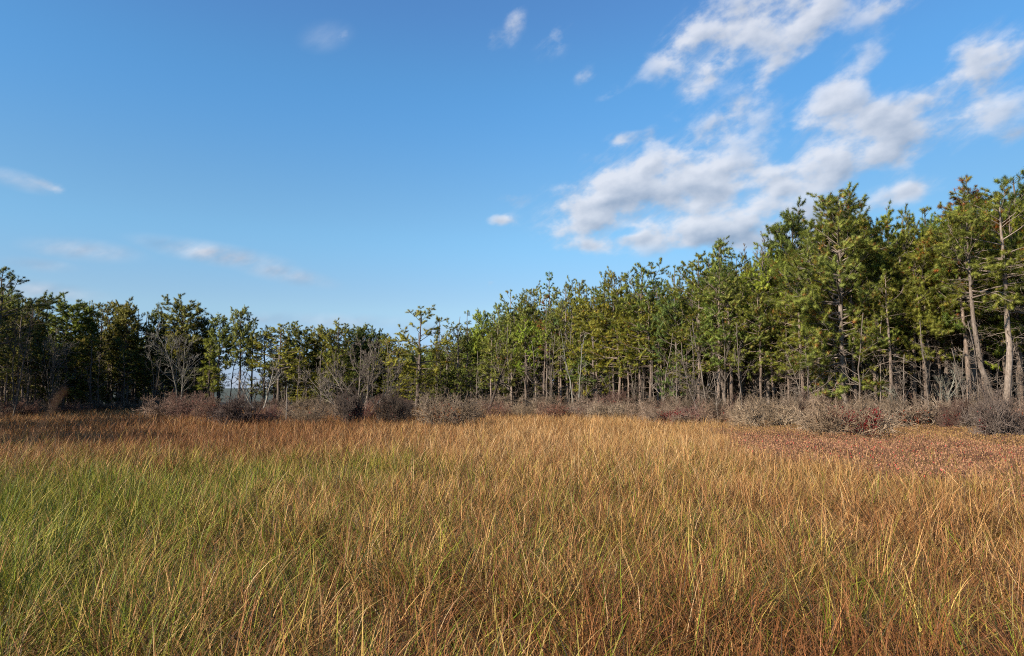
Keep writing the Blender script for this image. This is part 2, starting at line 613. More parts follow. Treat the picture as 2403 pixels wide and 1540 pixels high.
    # dead snags below the crown
    if dead:
        ts = rng.uniform(max(0.12, cb * 0.3), cb + 0.15, dead)
        S, _ = along(P, np.zeros(dead, int), ts)
        az2 = rng.uniform(0, 6.283, dead)
        D = np.stack([np.cos(az2), np.sin(az2), rng.uniform(-0.35, 0.25, dead)], 1)
        Ls = rng.uniform(0.4, 1.0, dead) * Rm * 0.75
        SP, SR = grow(rng, S, nrm(D), Ls, 5, np.full(dead, 0.020), 0.006, lift=0.03, wig=0.2)
        wood.tube(SP, SR, 3)
        ix = np.repeat(np.arange(dead), 5)
        S3, T3 = along(SP, ix, rng.uniform(0.3, 0.95, len(ix)))
        D3 = off_dir(rng, T3, rng.uniform(0.4, 1.1, len(ix)))
        XP, XR = grow(rng, S3, D3, rng.uniform(0.2, 0.6, len(ix)), 3, np.full(len(ix), 0.009), 0.004, 0.02, 0.25)
        wood.tube(XP, XR, 3)
    wm = wood.mesh(name + '_trunk', bark or M_bark)
    cm = crown.mesh(name + '_crown', M_needle, True)
    cm.normals_split_custom_set_from_vertices(needles.normals.astype(np.float32))
    return wm, cm, H


# ------------------------------------------------------------------ bare broadleaf tree -> (trunk mesh, branch mesh)
def bare_tree(name, seed, stems, H, spread, mat, n1=9, n2=6, n3=5, r0=0.12, ang=(0.35, 0.9), tw=0.007, lift=0.05, t0=0.35, upfac=0.0):
    rng = np.random.default_rng(seed)
    trunk, br = Acc(), Acc()
    S0, D0, L0 = [], [], []
    for (sx, sy, dx, dy, l) in stems:
        S0.append((sx, sy, -0.15))
        D0.append((dx, dy, 1.0))
        L0.append(l * H)
    S0, D0, L0 = np.array(S0, float), nrm(np.array(D0, float)), np.array(L0)
    P, Rd = grow(rng, S0, D0, L0, 10, np.full(len(L0), r0) * (L0 / H) ** 0.7, 0.018, lift=0.02, wig=0.07)
    trunk.tube(P, Rd, 7)
    idx = np.repeat(np.arange(len(P)), n1)
    t = rng.uniform(t0, 0.97, len(idx))
    S, T = along(P, idx, t)
    rr = radius_at(Rd, idx, t)
    D = off_dir(rng, T, rng.uniform(ang[0], ang[1], len(idx)), 0.1)
    L = spread * (1.25 - t) * rng.uniform(0.7, 1.2, len(idx)) * (L0[idx] / H)
    P1, R1 = grow(rng, S, D, L, 8, rr * 0.62, 0.010, lift=lift, wig=0.12)
    br.tube(P1, R1, 5)
    i2 = np.repeat(np.arange(len(P1)), n2)
    t = rng.uniform(0.2, 0.98, len(i2))
    S, T = along(P1, i2, t)
    rr = radius_at(R1, i2, t)
    D = off_dir(rng, T, rng.uniform(0.35, 0.95, len(i2)), 0.12)
    L2 = L[i2] * rng.uniform(0.25, 0.5, len(i2)) * (1.2 - 0.5 * t)
    P2, R2 = grow(rng, S, D, L2, 6, np.minimum(rr * 0.65, 0.03), tw, lift=lift, wig=0.15)
    br.tube(P2, R2, 4)
    i3 = np.repeat(np.arange(len(P2)), n3)
    t = rng.uniform(0.2, 1.0, len(i3))
    S, T = along(P2, i3, t)
    D = off_dir(rng, T, rng.uniform(0.3, 0.9, len(i3)), 0.12)
    L3 = np.clip(L2[i3] * rng.uniform(0.3, 0.6, len(i3)), 0.12, 1.0)
    P3, R3 = grow(rng, S, D, L3, 4, np.full(len(i3), tw * 1.25), tw * 0.6, lift=lift, wig=0.18)
    br.tube(P3, R3, 3)
    return trunk.mesh(name + '_trunk', mat), br.mesh(name + '_branches', mat), H


# ------------------------------------------------------------------ bare shrub -> (branch mesh, leaf mesh or None)
def shrub(name, seed, H=2.4, W=1.5, stems=15, mat=None, red=0.0, sprawl=0.0, upright=0.0, leafcol=(0.30, 0.02, 0.02), drift=0):
    rng = np.random.default_rng(seed)
    A = Acc()
    a = rng.uniform(0, 6.283, stems)
    rad = rng.uniform(0.05, 0.38, stems) * W * 0.7
    S = np.stack([rad * np.cos(a), rad * np.sin(a), np.full(stems, -0.1)], 1)
    sl = rng.uniform(0.15, 1.15, stems) * (1 - 0.55 * upright) + sprawl * 0.4
    D = nrm(np.stack([np.cos(a) * sl, np.sin(a) * sl, np.full(stems, 1.0)], 1))
    L = H * rng.uniform(0.62, 0.95, stems) * (1 - 0.10 * sl)
    P, Rd = grow(rng, S, D, L, 8, rng.uniform(0.016, 0.03, stems), 0.008, lift=0.01, wig=0.15)
    A.tube(P, Rd, 5)
    i = np.repeat(np.arange(stems), 8)
    t = rng.uniform(0.18, 0.98, len(i))
    S1, T = along(P, i, t)
    D1 = off_dir(rng, T, rng.uniform(0.5, 1.2, len(i)), 0.05)
    L1 = H * rng.uniform(0.22, 0.5, len(i)) * (1.15 - 0.55 * t)
    P1, R1 = grow(rng, S1, D1, L1, 6, np.full(len(i), 0.016), 0.009, lift=0.03, wig=0.26)
    A.tube(P1, R1, 4)
    i2 = np.repeat(np.arange(len(i)), 5)
    S2, T = along(P1, i2, rng.uniform(0.2, 1, len(i2)))
    D2 = off_dir(rng, T, rng.uniform(0.4, 1.1, len(i2)), 0.08)
    L2 = rng.uniform(0.22, 0.55, len(i2))
    P2, R2 = grow(rng, S2, D2, L2, 4, np.full(len(i2), 0.011), 0.007, lift=0.04, wig=0.28)
    A.tube(P2, R2, 3)
    i3 = np.repeat(np.arange(len(i2)), 3)
    S3, T = along(P2, i3, rng.uniform(0.2, 1, len(i3)))
    D3 = off_dir(rng, T, rng.uniform(0.4, 1.0, len(i3)), 0.1)
    P3, R3 = grow(rng, S3, D3, rng.uniform(0.1, 0.28, len(i3)), 3, np.full(len(i3), 0.0075), 0.005, lift=0.05, wig=0.25)
    A.tube(P3, R3, 3)
    if drift:                              # grey weathered limbs lying out over the grass
        a = rng.uniform(0, 6.283, drift)
        S4 = np.stack([np.cos(a) * 0.3, np.sin(a) * 0.3, rng.uniform(0.25, 0.8, drift)], 1)
        D4 = nrm(np.stack([np.cos(a), np.sin(a), rng.uniform(-0.05, 0.35, drift)], 1))
        P4, R4 = grow(rng, S4, D4, rng.uniform(0.9, 1.7, drift) * W * 0.8, 8, np.full(drift, 0.034), 0.012, lift=0.01, wig=0.3)
        P4[:, :, 2] = np.maximum(P4[:, :, 2], 0.5)
        A.tube(P4, R4, 5)
        i5 = np.repeat(np.arange(drift), 5)
        S5, T = along(P4, i5, rng.uniform(0.35, 1, len(i5)))
        D5 = off_dir(rng, T, rng.uniform(0.5, 1.2, len(i5)), 0.15)
        P5, R5 = grow(rng, S5, D5, rng.uniform(0.3, 0.8, len(i5)), 6, np.full(len(i5), 0.017), 0.006, lift=0.02, wig=0.35)
        A.tube(P5, R5, 4)
    bm_ = A.mesh(name + '_branches', mat or M_twig)
    lm = None
    if red > 0:
        pts = np.concatenate([P2[:, -1], P2[:, 2], P1[:, -1]])
        keep = (pts[:, 2] < H * 0.62) & (np.hypot(pts[:, 0] - 0.3, pts[:, 1]) < W * 0.62) & (rng.uniform(size=len(pts)) < red)
        pts = pts[keep]
        pts = np.repeat(pts, 7, axis=0) + rng.normal(size=(len(pts) * 7, 3)) * 0.07
        V, T, C = leaf_quads(rng, pts, 0.085, 0.045, np.array(leafcol))
        lm = make_mesh(name + '_leaves', V, T, None, C, M_leaf)
    return bm_, lm, H


def leaf_quads(rng, pts, L, W, col, updir=0.2, cvar=0.35):
    B = len(pts)
    d = rng.normal(size=(B, 3))
    d[:, 2] += updir
    d = nrm(d)
    s = nrm(np.cross(d, rng.normal(size=(B, 3))))
    l = (L * rng.uniform(0.6, 1.3, B))[:, None]
    w = (W * rng.uniform(0.6, 1.3, B))[:, None] * 0.5
    V = np.stack([pts, pts + d * l * 0.5 + s * w, pts + d * l, pts + d * l * 0.5 - s * w], 1).reshape(-1, 3)
    Q = np.arange(B * 4).reshape(-1, 4)
    c = (col if col.ndim == 2 else np.tile(col, (B, 1))) * rng.uniform(1 - cvar, 1 + cvar, (B, 1))
    return V, Q, np.repeat(c, 4, axis=0)


# ------------------------------------------------------------------ objects and tags
def tag(o, label, cat, group=None, kind=None):
    o['label'] = label
    o['category'] = cat
    if group:
        o['group'] = group
    if kind:
        o['kind'] = kind
    return o


def link(name, me, parent=None, color=(1, 1, 1)):
    o = bpy.data.objects.new(name, me)
    COL.objects.link(o)
    o.color = (*color, 1)
    if parent:
        o.parent = parent
    return o


def place(name, parts, x, y, rz, sxy, sz, tint=(1, 1, 1), barktint=(1, 1, 1)):
    """one thing: an empty at its base with a child object per part (parts = [(part name, mesh), ...])"""
    root = bpy.data.objects.new(name, None)
    COL.objects.link(root)
    root.empty_display_size = 0.3
    root.location = (x, y, 0)
    root.rotation_euler = (0, 0, rz)
    root.scale = (sxy, sxy, sz)
    for pn, me in parts:
        if me is not None:
            link(pn, me, root, tint if pn in ('crown', 'leaves') else barktint)
    return root


rnd = random.Random(11)

# ------------------------------------------------------------------ ground
gs = 6000
g = link('ground', make_mesh('ground', np.array([[-gs, -gs, 0], [gs, -gs, 0], [gs, gs, 0], [-gs, gs, 0]], float),
                             np.array([[0, 1, 2, 3]]), None, None, M_soil))
tag(g, 'dark brown marsh soil under the grass and the wood', 'ground', kind='structure')

# ------------------------------------------------------------------ layout of the wood edge: ratio x/y -> depth
FR = np.array([(-1.7, 19), (-1.25, 24), (-1.0, 31), (-0.86, 40), (-0.75, 52), (-0.68, 62), (-0.56, 68), (-0.37, 73), (-0.19, 73),
               (-0.06, 70), (0.06, 63), (0.187, 54), (0.31, 46.5), (0.5, 39.5), (0.75, 35), (0.95, 33), (1.3, 29), (1.8, 24)])


def front(ratio):
    return np.interp(ratio, FR[:, 0], FR[:, 1])


def ratio_of(xd):
    v = ray(xd, 905)
    return v[0] / v[1]


def z_at(xd, yd, depth):
    v = ray(xd, yd)
    return EYE + depth * v[2] / v[1]


# ------------------------------------------------------------------ pine kinds
KIND = {}
for i in range(5):
    KIND['pitch%d' % i] = pine('pitch%d' % i, 100 + i, 12, 0.40 + 0.03 * (i % 3), 2.1 + 0.12 * i, 46, orange=0.02, dense=1.05)
KIND['narrow0'] = pine('narrow0', 201, 12, 0.48, 1.45, 40, 'spire', r0=0.13)
KIND['narrow1'] = pine('narrow1', 202, 12, 0.45, 1.6, 42, 'pitch', r0=0.14)
KIND['dome0'] = pine('dome0', 211, 10, 0.50, 1.6, 84, 'dome', r0=0.14, dense=1.5, tl=0.19)
KIND['dome1'] = pine('dome1', 212, 10, 0.46, 1.75, 88, 'dome', r0=0.15, dense=1.5, tl=0.19)
KIND['low0'] = pine('low0', 221, 10, 0.16, 2.2, 62, 'pitch', r0=0.15, dead=8)
KIND['low1'] = pine('low1', 222, 10, 0.20, 2.0, 58, 'pitch', r0=0.15, dead=8)
KIND['young'] = pine('young', 231, 5.5, 0.05, 1.5, 60, 'young', r0=0.07, dead=0, tl=0.18, orange=0.0)
KIND['pole0'] = pine('pole0', 241, 12, 0.60, 1.35, 32, 'pitch', r0=0.12, dead=26)
KIND['pole1'] = pine('pole1', 242, 12, 0.66, 1.2, 28, 'pitch', r0=0.11, dead=30)
KIND['scrag'] = pine('scrag', 251, 11, 0.45, 1.6, 26, 'ragged', r0=0.13, dead=34, scrag=0.5)
KIND['dead'] = pine('dead', 252, 11, 0.35, 1.7, 30, 'pitch', r0=0.13, dead=60, scrag=0.0, orange=0.1)
KIND['big'] = pine('big', 261, 13, 0.20, 2.7, 130, 'pitch', r0=0.18, dense=1.2, orange=0.05)
KIND['ragged'] = pine('ragged', 262, 10, 0.30, 2.2, 34, 'ragged', r0=0.15, dead=14, dense=1.35)
KIND['spire'] = pine('spire', 263, 14, 0.62, 1.35, 34, 'spire', r0=0.14, orange=0.0, dense=0.9)
KIND['rusty'] = pine('rusty', 264, 12, 0.52, 1.3, 34, 'pitch', r0=0.13, orange=0.30)
KIND['rustybig'] = pine('rustybig', 265, 14, 0.45, 2.4, 56, 'pitch', r0=0.17, orange=0.30, scrag=0.9)
KIND['curved'] = pine('curved', 266, 13, 0.58, 2.3, 40, 'pitch', r0=0.18, dead=34, bend=0.02,
                      curve=lambda t: -0.75 * np.clip(t / 0.55, 0, 1) + 0.45 * np.sin(np.clip(t / 0.32, 0, 1) * math.pi))
KIND['straight'] = pine('straight', 267, 13, 0.60, 2.2, 40, 'pitch', r0=0.19, dead=40, bend=0.025,
                        curve=lambda t: 0.55 * np.clip(t / 0.35, 0, 1) ** 1.2)
KIND['leaning'] = pine('leaning', 268, 6.5, 0.40, 1.5, 34, 'dome', r0=0.17, dead=4, lean=(2.3, 0.2), dense=1.1)
KINDS_FILL_R = ['pole0', 'pole1', 'pitch3', 'pitch0', 'pitch1', 'pitch2', 'pitch3', 'pitch4', 'narrow0', 'narrow1', 'pole0', 'pole1', 'scrag', 'dead']

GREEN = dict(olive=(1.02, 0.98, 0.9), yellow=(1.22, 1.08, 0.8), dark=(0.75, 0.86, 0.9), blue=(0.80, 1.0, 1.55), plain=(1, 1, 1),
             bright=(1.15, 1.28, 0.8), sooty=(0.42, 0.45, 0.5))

THINGS = []      # (object, kind word, ratio, depth, colour word, rank)


def put_pine(xd, ytop, dd, kind, wf=1.0, tint='plain', label=None, rank=0, rz=None, bark=(1, 1, 1), depth=None):
    r = ratio_of(xd)
    dep = depth if depth else float(front(r)) + dd
    H = z_at(xd, ytop, dep)
    wm, cm, H0 = KIND[kind]
    sz = H / H0
    sxy = wf * (0.55 * sz + 0.45)
    tv = np.array(GREEN[tint]) * (np.array([0.70, 0.64, 0.62]) if xd < 500 else np.array([0.88, 0.84, 0.8]) if xd < 960 else 1.0) * (1 + (rnd.random() - 0.5) * 0.22)  # crowns towards the left tinted darker: treeline shade put into their colour
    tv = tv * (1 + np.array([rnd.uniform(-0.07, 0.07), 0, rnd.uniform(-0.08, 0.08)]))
    b = rnd.uniform(0.75, 1.15)
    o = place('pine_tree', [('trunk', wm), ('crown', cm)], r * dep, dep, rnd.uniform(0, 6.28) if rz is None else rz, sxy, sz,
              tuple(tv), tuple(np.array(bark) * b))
    o['category'] = 'tree'
    o['group'] = 'pines along the edge of the wood'
    THINGS.append([o, 'pine', r, dep, tint, rank, label])
    return o


# hero trees read off the skyline: x, top y, depth behind the wood edge, kind, width, colour, label
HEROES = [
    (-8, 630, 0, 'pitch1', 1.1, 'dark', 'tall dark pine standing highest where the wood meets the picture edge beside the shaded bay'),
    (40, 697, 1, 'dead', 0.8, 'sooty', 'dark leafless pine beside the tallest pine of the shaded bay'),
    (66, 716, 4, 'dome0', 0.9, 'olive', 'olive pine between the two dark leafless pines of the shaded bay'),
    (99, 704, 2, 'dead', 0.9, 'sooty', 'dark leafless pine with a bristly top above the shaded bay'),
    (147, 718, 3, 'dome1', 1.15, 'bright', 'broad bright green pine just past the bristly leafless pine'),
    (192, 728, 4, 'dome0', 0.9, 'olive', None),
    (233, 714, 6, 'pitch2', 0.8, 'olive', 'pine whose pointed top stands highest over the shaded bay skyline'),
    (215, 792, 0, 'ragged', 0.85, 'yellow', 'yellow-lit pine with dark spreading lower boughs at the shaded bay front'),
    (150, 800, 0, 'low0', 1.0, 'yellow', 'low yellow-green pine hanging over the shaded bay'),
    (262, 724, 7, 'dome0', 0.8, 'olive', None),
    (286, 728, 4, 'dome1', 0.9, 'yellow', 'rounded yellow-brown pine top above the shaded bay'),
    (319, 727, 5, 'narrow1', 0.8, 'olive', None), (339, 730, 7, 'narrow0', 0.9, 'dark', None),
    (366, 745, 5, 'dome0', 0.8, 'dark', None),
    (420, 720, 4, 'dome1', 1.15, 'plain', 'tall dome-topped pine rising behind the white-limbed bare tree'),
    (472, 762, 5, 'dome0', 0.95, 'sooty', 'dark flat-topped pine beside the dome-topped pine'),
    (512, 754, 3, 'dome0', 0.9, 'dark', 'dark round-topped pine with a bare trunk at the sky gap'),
    (490, 799, 0, 'young', 1.15, 'bright', 'young bright green pine, leafy to the ground, below the dark round-topped pine'),
    (562, 737, 2, 'dome0', 0.85, 'plain', 'tall slim pine with domed top standing alone in the sky gap'),
    (590, 757, 4, 'narrow1', 0.75, 'plain', 'slender pine close behind the slim pine in the sky gap'),
    (620, 766, 2, 'low1', 0.9, 'olive', 'bushy olive pine closing the sky gap'),
    (656, 759, 0, 'pitch3', 1.15, 'yellow', 'broad yellowish pine with brown flecks and dark leaning trunk behind grey stub'),
    (700, 778, 3, 'dome1', 1.0, 'olive', None), (735, 765, 6, 'narrow1', 0.9, 'plain', None),
    (760, 785, 4, 'dome1', 0.9, 'olive', None),
    (789, 754, 2, 'low0', 1.1, 'olive', 'high broad pine above the grey many-stemmed bare tree'),
    (830, 783, 4, 'dome0', 1.0, 'dark', None),
    (850, 775, 6, 'dome0', 0.9, 'dark', None), (868, 788, 5, 'dome1', 0.9, 'dark', None),
    (893, 795, 6, 'dome0', 0.8, 'dark', None), (912, 802, 4, 'dome0', 0.9, 'olive', None), (935, 805, 4, 'low1', 0.9, 'yellow', None),
    (978, 735, -3, 'ragged', 1.25, 'yellow', 'lone ragged yellow-green pine with crooked open crown standing proud of the skyline'),
    (1024, 785, 1, 'scrag', 0.9, 'sooty', 'half-dead thin pine beside the lone ragged pine'),
    (1026, 780, 5, 'narrow1', 0.8, 'plain', None), (1049, 774, 4, 'narrow0', 1.0, 'plain', None),
    (1097, 727, 4, 'narrow0', 1.0, 'plain', 'pointed pine that starts the rising skyline'),
    (1075, 760, 2, 'pitch1', 0.85, 'plain', None), (1132, 744, 4, 'dome0', 0.8, 'bright', None),
    (1171, 716, 3, 'pitch2', 0.75, 'plain', None), (1201, 682, 4, 'narrow1', 0.9, 'plain', 'tall slim pine first in the high skyline'),
    (1235, 685, 3, 'pitch0', 0.8, 'olive', None), (1258, 682, 5, 'pitch4', 0.75, 'olive', None),
    (1291, 634, 6, 'spire', 1.0, 'blue', 'blue-green spire pine topping the mid-wood skyline'),
    (1283, 690, 2, 'rusty', 0.8, 'plain', 'pine with rusty orange needles below the blue-green spire'),
    (1332, 665, 3, 'pitch3', 0.7, 'plain', None), (1366, 661, 4, 'pitch1', 0.8, 'yellow', None),
    (1395, 690, 2, 'low1', 0.8, 'yellow', None),
    (1418, 645, 4, 'pitch0', 0.75, 'olive', None), (1440, 647, 3, 'pitch4', 0.8, 'yellow', None),
    (1506, 623, 3, 'pitch1', 1.05, 'olive', 'broad high pine midway along the rising skyline'),
    (1545, 660, 2, 'pitch2', 0.85, 'dark', None), (1585, 624, 5, 'narrow1', 0.8, 'plain', None),
    (1590, 690, 1, 'low1', 0.8, 'blue', 'deep green pine with low bushy crown amid olive pines'),
    (1627, 626, 4, 'narrow1', 0.9, 'olive', None),
    (1648, 594, 3, 'pitch3', 0.85, 'olive', 'pine with tall light trunk under a pointed crown before the leafless gap'),
    (1699, 570, 4, 'pitch2', 0.9, 'plain', 'high pine beside bare twigs that top the skyline'),
    (1735, 600, 5, 'narrow1', 0.9, 'plain', None), (1800, 575, 4, 'pitch0', 0.85, 'bright', None),
    (1868, 530, 6, 'dome1', 0.9, 'dark', 'dark round-headed pine next to the tallest broad pine'),
    (1900, 600, 3, 'pitch4', 0.8, 'olive', None),
    (1982, 452, 0, 'big', 1.0, 'plain', 'tallest broad pine with green boughs almost to the shrubs'),
    (2042, 508, 4, 'pitch1', 0.8, 'olive', None), (2104, 516, 3, 'pitch4', 0.85, 'bright', None),
    (2090, 640, -1, 'scrag', 0.9, 'olive', 'half-bare pine with straight pale trunk behind the red-leaved shrub'),
    (2143, 498, 4, 'pitch0', 0.8, 'plain', None), (2197, 491, 5, 'narrow1', 1.0, 'plain', None),
    (2180, 560, 2, 'pitch3', 0.8, 'olive', None), (2225, 530, 3, 'pitch2', 0.8, 'bright', None),
    (2285, 442, 2, 'rustybig', 1.0, 'olive', 'tall pine with browned orange-flecked crown'),
    (2322, 500, -1, 'curved', 0.9, 'olive', 'pine with thick bowed pale trunk behind shrubs'),
    (2348, 455, -1.5, 'straight', 0.95, 'olive', 'pine with long straight pale trunk next to the bowed one'),
    (2398, 410, 3, 'pitch3', 1.1, 'dark', 'dark high pine at the tall end of the skyline'),
    (1139, 830, -9, 'leaning', 0.9, 'plain', 'leaning dark-trunked pine rooted at the grass edge'),
]
SKY_X = []
for (xd, yt, dd, kind, wf, tint, label) in HEROES:
    rz = 0.0 if kind in ('leaning', 'curved', 'straight') else None
    bark = (1.0, 0.97, 0.95)
    if kind in ('curved', 'straight'):
        bark = (1.2, 1.14, 1.08)
    elif kind == 'leaning':
        bark = (0.5, 0.46, 0.44)
    elif kind == 'ragged':
        bark = (0.62, 0.58, 0.56)
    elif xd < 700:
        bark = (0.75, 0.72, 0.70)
    elif label and 'straight pale' in label:
        bark = (1.25, 1.15, 1.08)
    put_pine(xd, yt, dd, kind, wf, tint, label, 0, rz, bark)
    if kind not in ('young', 'leaning', 'spire') and yt < 815:
        SKY_X.append((xd, yt))
SKY_X.sort()
SKX = np.array(SKY_X, float)


def skyline(xd):
    """skyline height: highest neighbouring hero, smoothed"""
    w = np.exp(-((SKX[:, 0] - xd) / 26.0) ** 2)
    base = np.interp(xd, SKX[:, 0], SKX[:, 1])
    return max(base, (w @ SKX[:, 1]) / max(w.sum(), 1e-6)) if w.sum() > 1e-3 else base


def gap(xd):
    return 522 < xd < 640


# ranks of trees behind the edge
for rank, (dd, step, drop) in enumerate([(1.5, 36, (40, 160)), (5.5, 29, (35, 135)), (10.0, 25, (28, 110))], start=1):
    xd = -90.0
    while xd < 2480:
        xd += step * rnd.uniform(0.6, 1.4)
        if gap(xd) or (xd < 0 and rank > 2):
            continue
        xc = min(max(xd, 0), 2403)
        yt = skyline(xc) + rnd.uniform(*drop) * 1.0 + (rnd.uniform(4, 26) if xd < 1000 else 0)
        if xd > 1050:
            kind = rnd.choice(KINDS_FILL_R)
            tint = rnd.choice(['plain', 'olive', 'olive', 'bright', 'dark', 'yellow'])
            bark = (1.1, 1.0, 0.94)
        else:
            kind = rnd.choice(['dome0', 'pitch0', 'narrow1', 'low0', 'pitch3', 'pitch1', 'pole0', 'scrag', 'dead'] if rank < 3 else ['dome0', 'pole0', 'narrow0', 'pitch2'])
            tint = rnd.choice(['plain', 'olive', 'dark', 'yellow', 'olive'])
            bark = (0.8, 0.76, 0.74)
        yt = min(yt, 870)
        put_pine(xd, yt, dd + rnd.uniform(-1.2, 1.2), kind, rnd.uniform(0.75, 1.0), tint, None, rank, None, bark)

# pines just outside the picture whose shadows fall across the meadow and the bay
for (x, y, H) in [(-36, 38, 9), (-33, 29, 9.5), (-31, 24, 9.5), (-28.8, 22.2, 9.5), (-26.8, 20.9, 8.5), (-36, 31, 10), (-37, 36, 10),
                  (-40, 46, 11), (-44, 50, 11), (-46, 55, 11), (-50, 60, 11), (-43, 42, 11), (-52, 54, 12)]:
    k = rnd.choice(['pitch1', 'low0', 'dome1', 'low1'])
    wm, cm, H0 = KIND[k]
    o = place('pine_tree', [('trunk', wm), ('crown', cm)], x, y, rnd.uniform(0, 6), 1.1, H / H0)
    o['category'] = 'tree'
    o['group'] = 'pines along the edge of the wood'
    THINGS.append([o, 'pine', x / y, y, 'plain', 9, None])

# ------------------------------------------------------------------ the deep wood behind the ranks: one mass
wood_src = bpy.data.collections.new('wood_sources')
for kn in ['pole0', 'pitch0', 'narrow0', 'low0', 'low1']:
    a = KIND[kn]
    A = bpy.data.meshes.new('deep_' + kn)
    V1 = np.empty(len(a[0].vertices) * 3, np.float32)
    a[0].vertices.foreach_get('co', V1)
    V2 = np.empty(len(a[1].vertices) * 3, np.float32)
    a[1].vertices.foreach_get('co', V2)
    o1 = bpy.data.objects.new('deep_%s_a' % kn, a[0])
    o2 = bpy.data.objects.new('deep_%s_b' % kn, a[1])
    sub = bpy.data.collections.new('deep_' + kn)
    sub.objects.link(o1)
    sub.objects.link(o2)
    o2.color = (0.95, 0.97, 0.9, 1)
    o1.color = (0.85, 0.8, 0.78, 1)
    wood_src.children.link(sub)
pts, scl, idx = [], [], []
xd = -150.0
for dd0, step in ((14, 22), (18, 20), (23, 18), (28, 16), (34, 15), (41, 14), (49, 14)):
    xd = -150.0
    while xd < 2520:
        xd += step * rnd.uniform(0.5, 1.5)
        if 500 < xd < 655:
            continue
        r = ratio_of(xd)
        dep = float(front(r)) + dd0 + rnd.uniform(-2.5, 2.5)
        xc = min(max(xd, 0), 2403)
        H = z_at(xc, skyline(xc) + rnd.uniform(40, 130), dep)
        pts.append((r * dep, dep, 0))
        s = H / 11.6
        scl.append((s * 0.95, s * 0.95, s))
        idx.append(rnd.randrange(3) if dd0 < 17 else 3 + rnd.randrange(2) if dd0 > 26 else rnd.randrange(5))
me = bpy.data.meshes.new('deep_wood')
me.from_pydata(pts, [], [])
at = me.attributes.new('scl', 'FLOAT_VECTOR', 'POINT')
at.data.foreach_set('vector', np.array(scl, np.float32).ravel())
at = me.attributes.new('pick', 'INT', 'POINT')
at.data.foreach_set('value', np.array(idx, np.int32))
at = me.attributes.new('rot', 'FLOAT_VECTOR', 'POINT')
at.data.foreach_set('vector', np.array([(0, 0, rnd.uniform(0, 6.28)) for _ in pts], np.float32).ravel())
dw = link('deep_wood', me)
tag(dw, 'dark mass of further pines filling the depth of the wood behind the edge trees', 'wood', kind='stuff')
gt = bpy.data.node_groups.new('scatter_trees', 'GeometryNodeTree')
gt.interface.new_socket('Geometry', in_out='INPUT', socket_type='NodeSocketGeometry')
gt.interface.new_socket('Geometry', in_out='OUTPUT', socket_type='NodeSocketGeometry')
gi = gt.nodes.new('NodeGroupInput')
go = gt.nodes.new('NodeGroupOutput')
ci = gt.nodes.new('GeometryNodeCollectionInfo')
ci.inputs['Collection'].default_value = wood_src
ci.inputs['Separate Children'].default_value = True
ip = gt.nodes.new('GeometryNodeInstanceOnPoints')
ip.inputs['Pick Instance'].default_value = True


def nattr(name, dt):
    n_ = gt.nodes.new('GeometryNodeInputNamedAttribute')
    n_.data_type = dt
    n_.inputs['Name'].default_value = name
    return n_.outputs['Attribute']


gt.links.new(gi.outputs[0], ip.inputs['Points'])
gt.links.new(ci.outputs[0], ip.inputs['Instance'])
gt.links.new(nattr('pick', 'INT'), ip.inputs['Instance Index'])
gt.links.new(nattr('rot', 'FLOAT_VECTOR'), ip.inputs['Rotation'])
gt.links.new(nattr('scl', 'FLOAT_VECTOR'), ip.inputs['Scale'])
gt.links.new(ip.outputs[0], go.inputs[0])
md = dw.modifiers.new('scatter', 'NODES')
md.node_group = gt

# ------------------------------------------------------------------ bare trees
BARE = {}
BARE['white'] = bare_tree('white', 301, [(0, 0, -0.06, 0.0, 0.92), (0.05, 0.05, 0.10, 0.1, 0.8)], 8.2, 4.8, M_pale, 12, 6, 5, 0.085, (0.5, 1.0), 0.008, 0.015, 0.25)
BARE['greyclump'] = bare_tree('greyclump', 302, [(-0.2, 0, -0.30, 0.1, 0.9), (0.1, 0.1, 0.05, 0, 1.0), (0.4, 0, 0.22, 0, 0.95), (0.9, 0.2, 0.35, 0.1, 0.85),
                              (-0.5, 0, -0.75, 0, 0.85), (0.7, -0.2, 0.12, -0.1, 0.9)], 6.2, 2.9, M_grey, 10, 7, 5, 0.085, (0.35, 0.9), 0.009, 0.06, 0.25)
BARE['snag'] = bare_tree('snag', 303, [(0, 0, -0.45, 0.0, 0.8), (0.1, 0, 0.35, 0.1, 1.0)], 4.2, 2.0, M_pale, 8, 5, 3, 0.10, (0.4, 1.0), 0.010, 0.06, 0.2)
BARE['fork'] = bare_tree('fork', 304, [(0, 0, -0.16, 0.0, 1.0), (0.25, 0.05, 0.035, 0, 0.95)], 9.5, 1.6, M_pale, 9, 5, 4, 0.105, (0.4, 1.0), 0.008, 0.05, 0.45)
BARE['skytwig'] = bare_tree('skytwig', 305, [(0, 0, 0.05, 0.0, 1.0), (0.3, 0.2, -0.08, 0, 0.95)], 13, 3.0, M_grey, 12, 7, 6, 0.12, (0.25, 0.6), 0.011, 0.12, 0.5)
BARE['slant'] = bare_tree('slant', 306, [(0, 0, 0.75, 0.0, 0.9), (-0.1, 0, -0.35, 0, 0.6)], 5.4, 2.2, M_pale, 9, 6, 5, 0.085, (0.4, 0.9), 0.009, 0.04, 0.25)
for i in range(4):
    BARE['sap%d' % i] = bare_tree('sap%d' % i, 310 + i, [(0, 0, 0.05 * (i - 1.5), 0.03, 1.0)] + ([(0.3, 0.1, 0.18, 0, 0.8)] if i % 2 else []),
                                  5.5, 1.5, M_grey, 9, 4, 3, 0.040, (0.6, 1.25), 0.006, 0.03, 0.25)


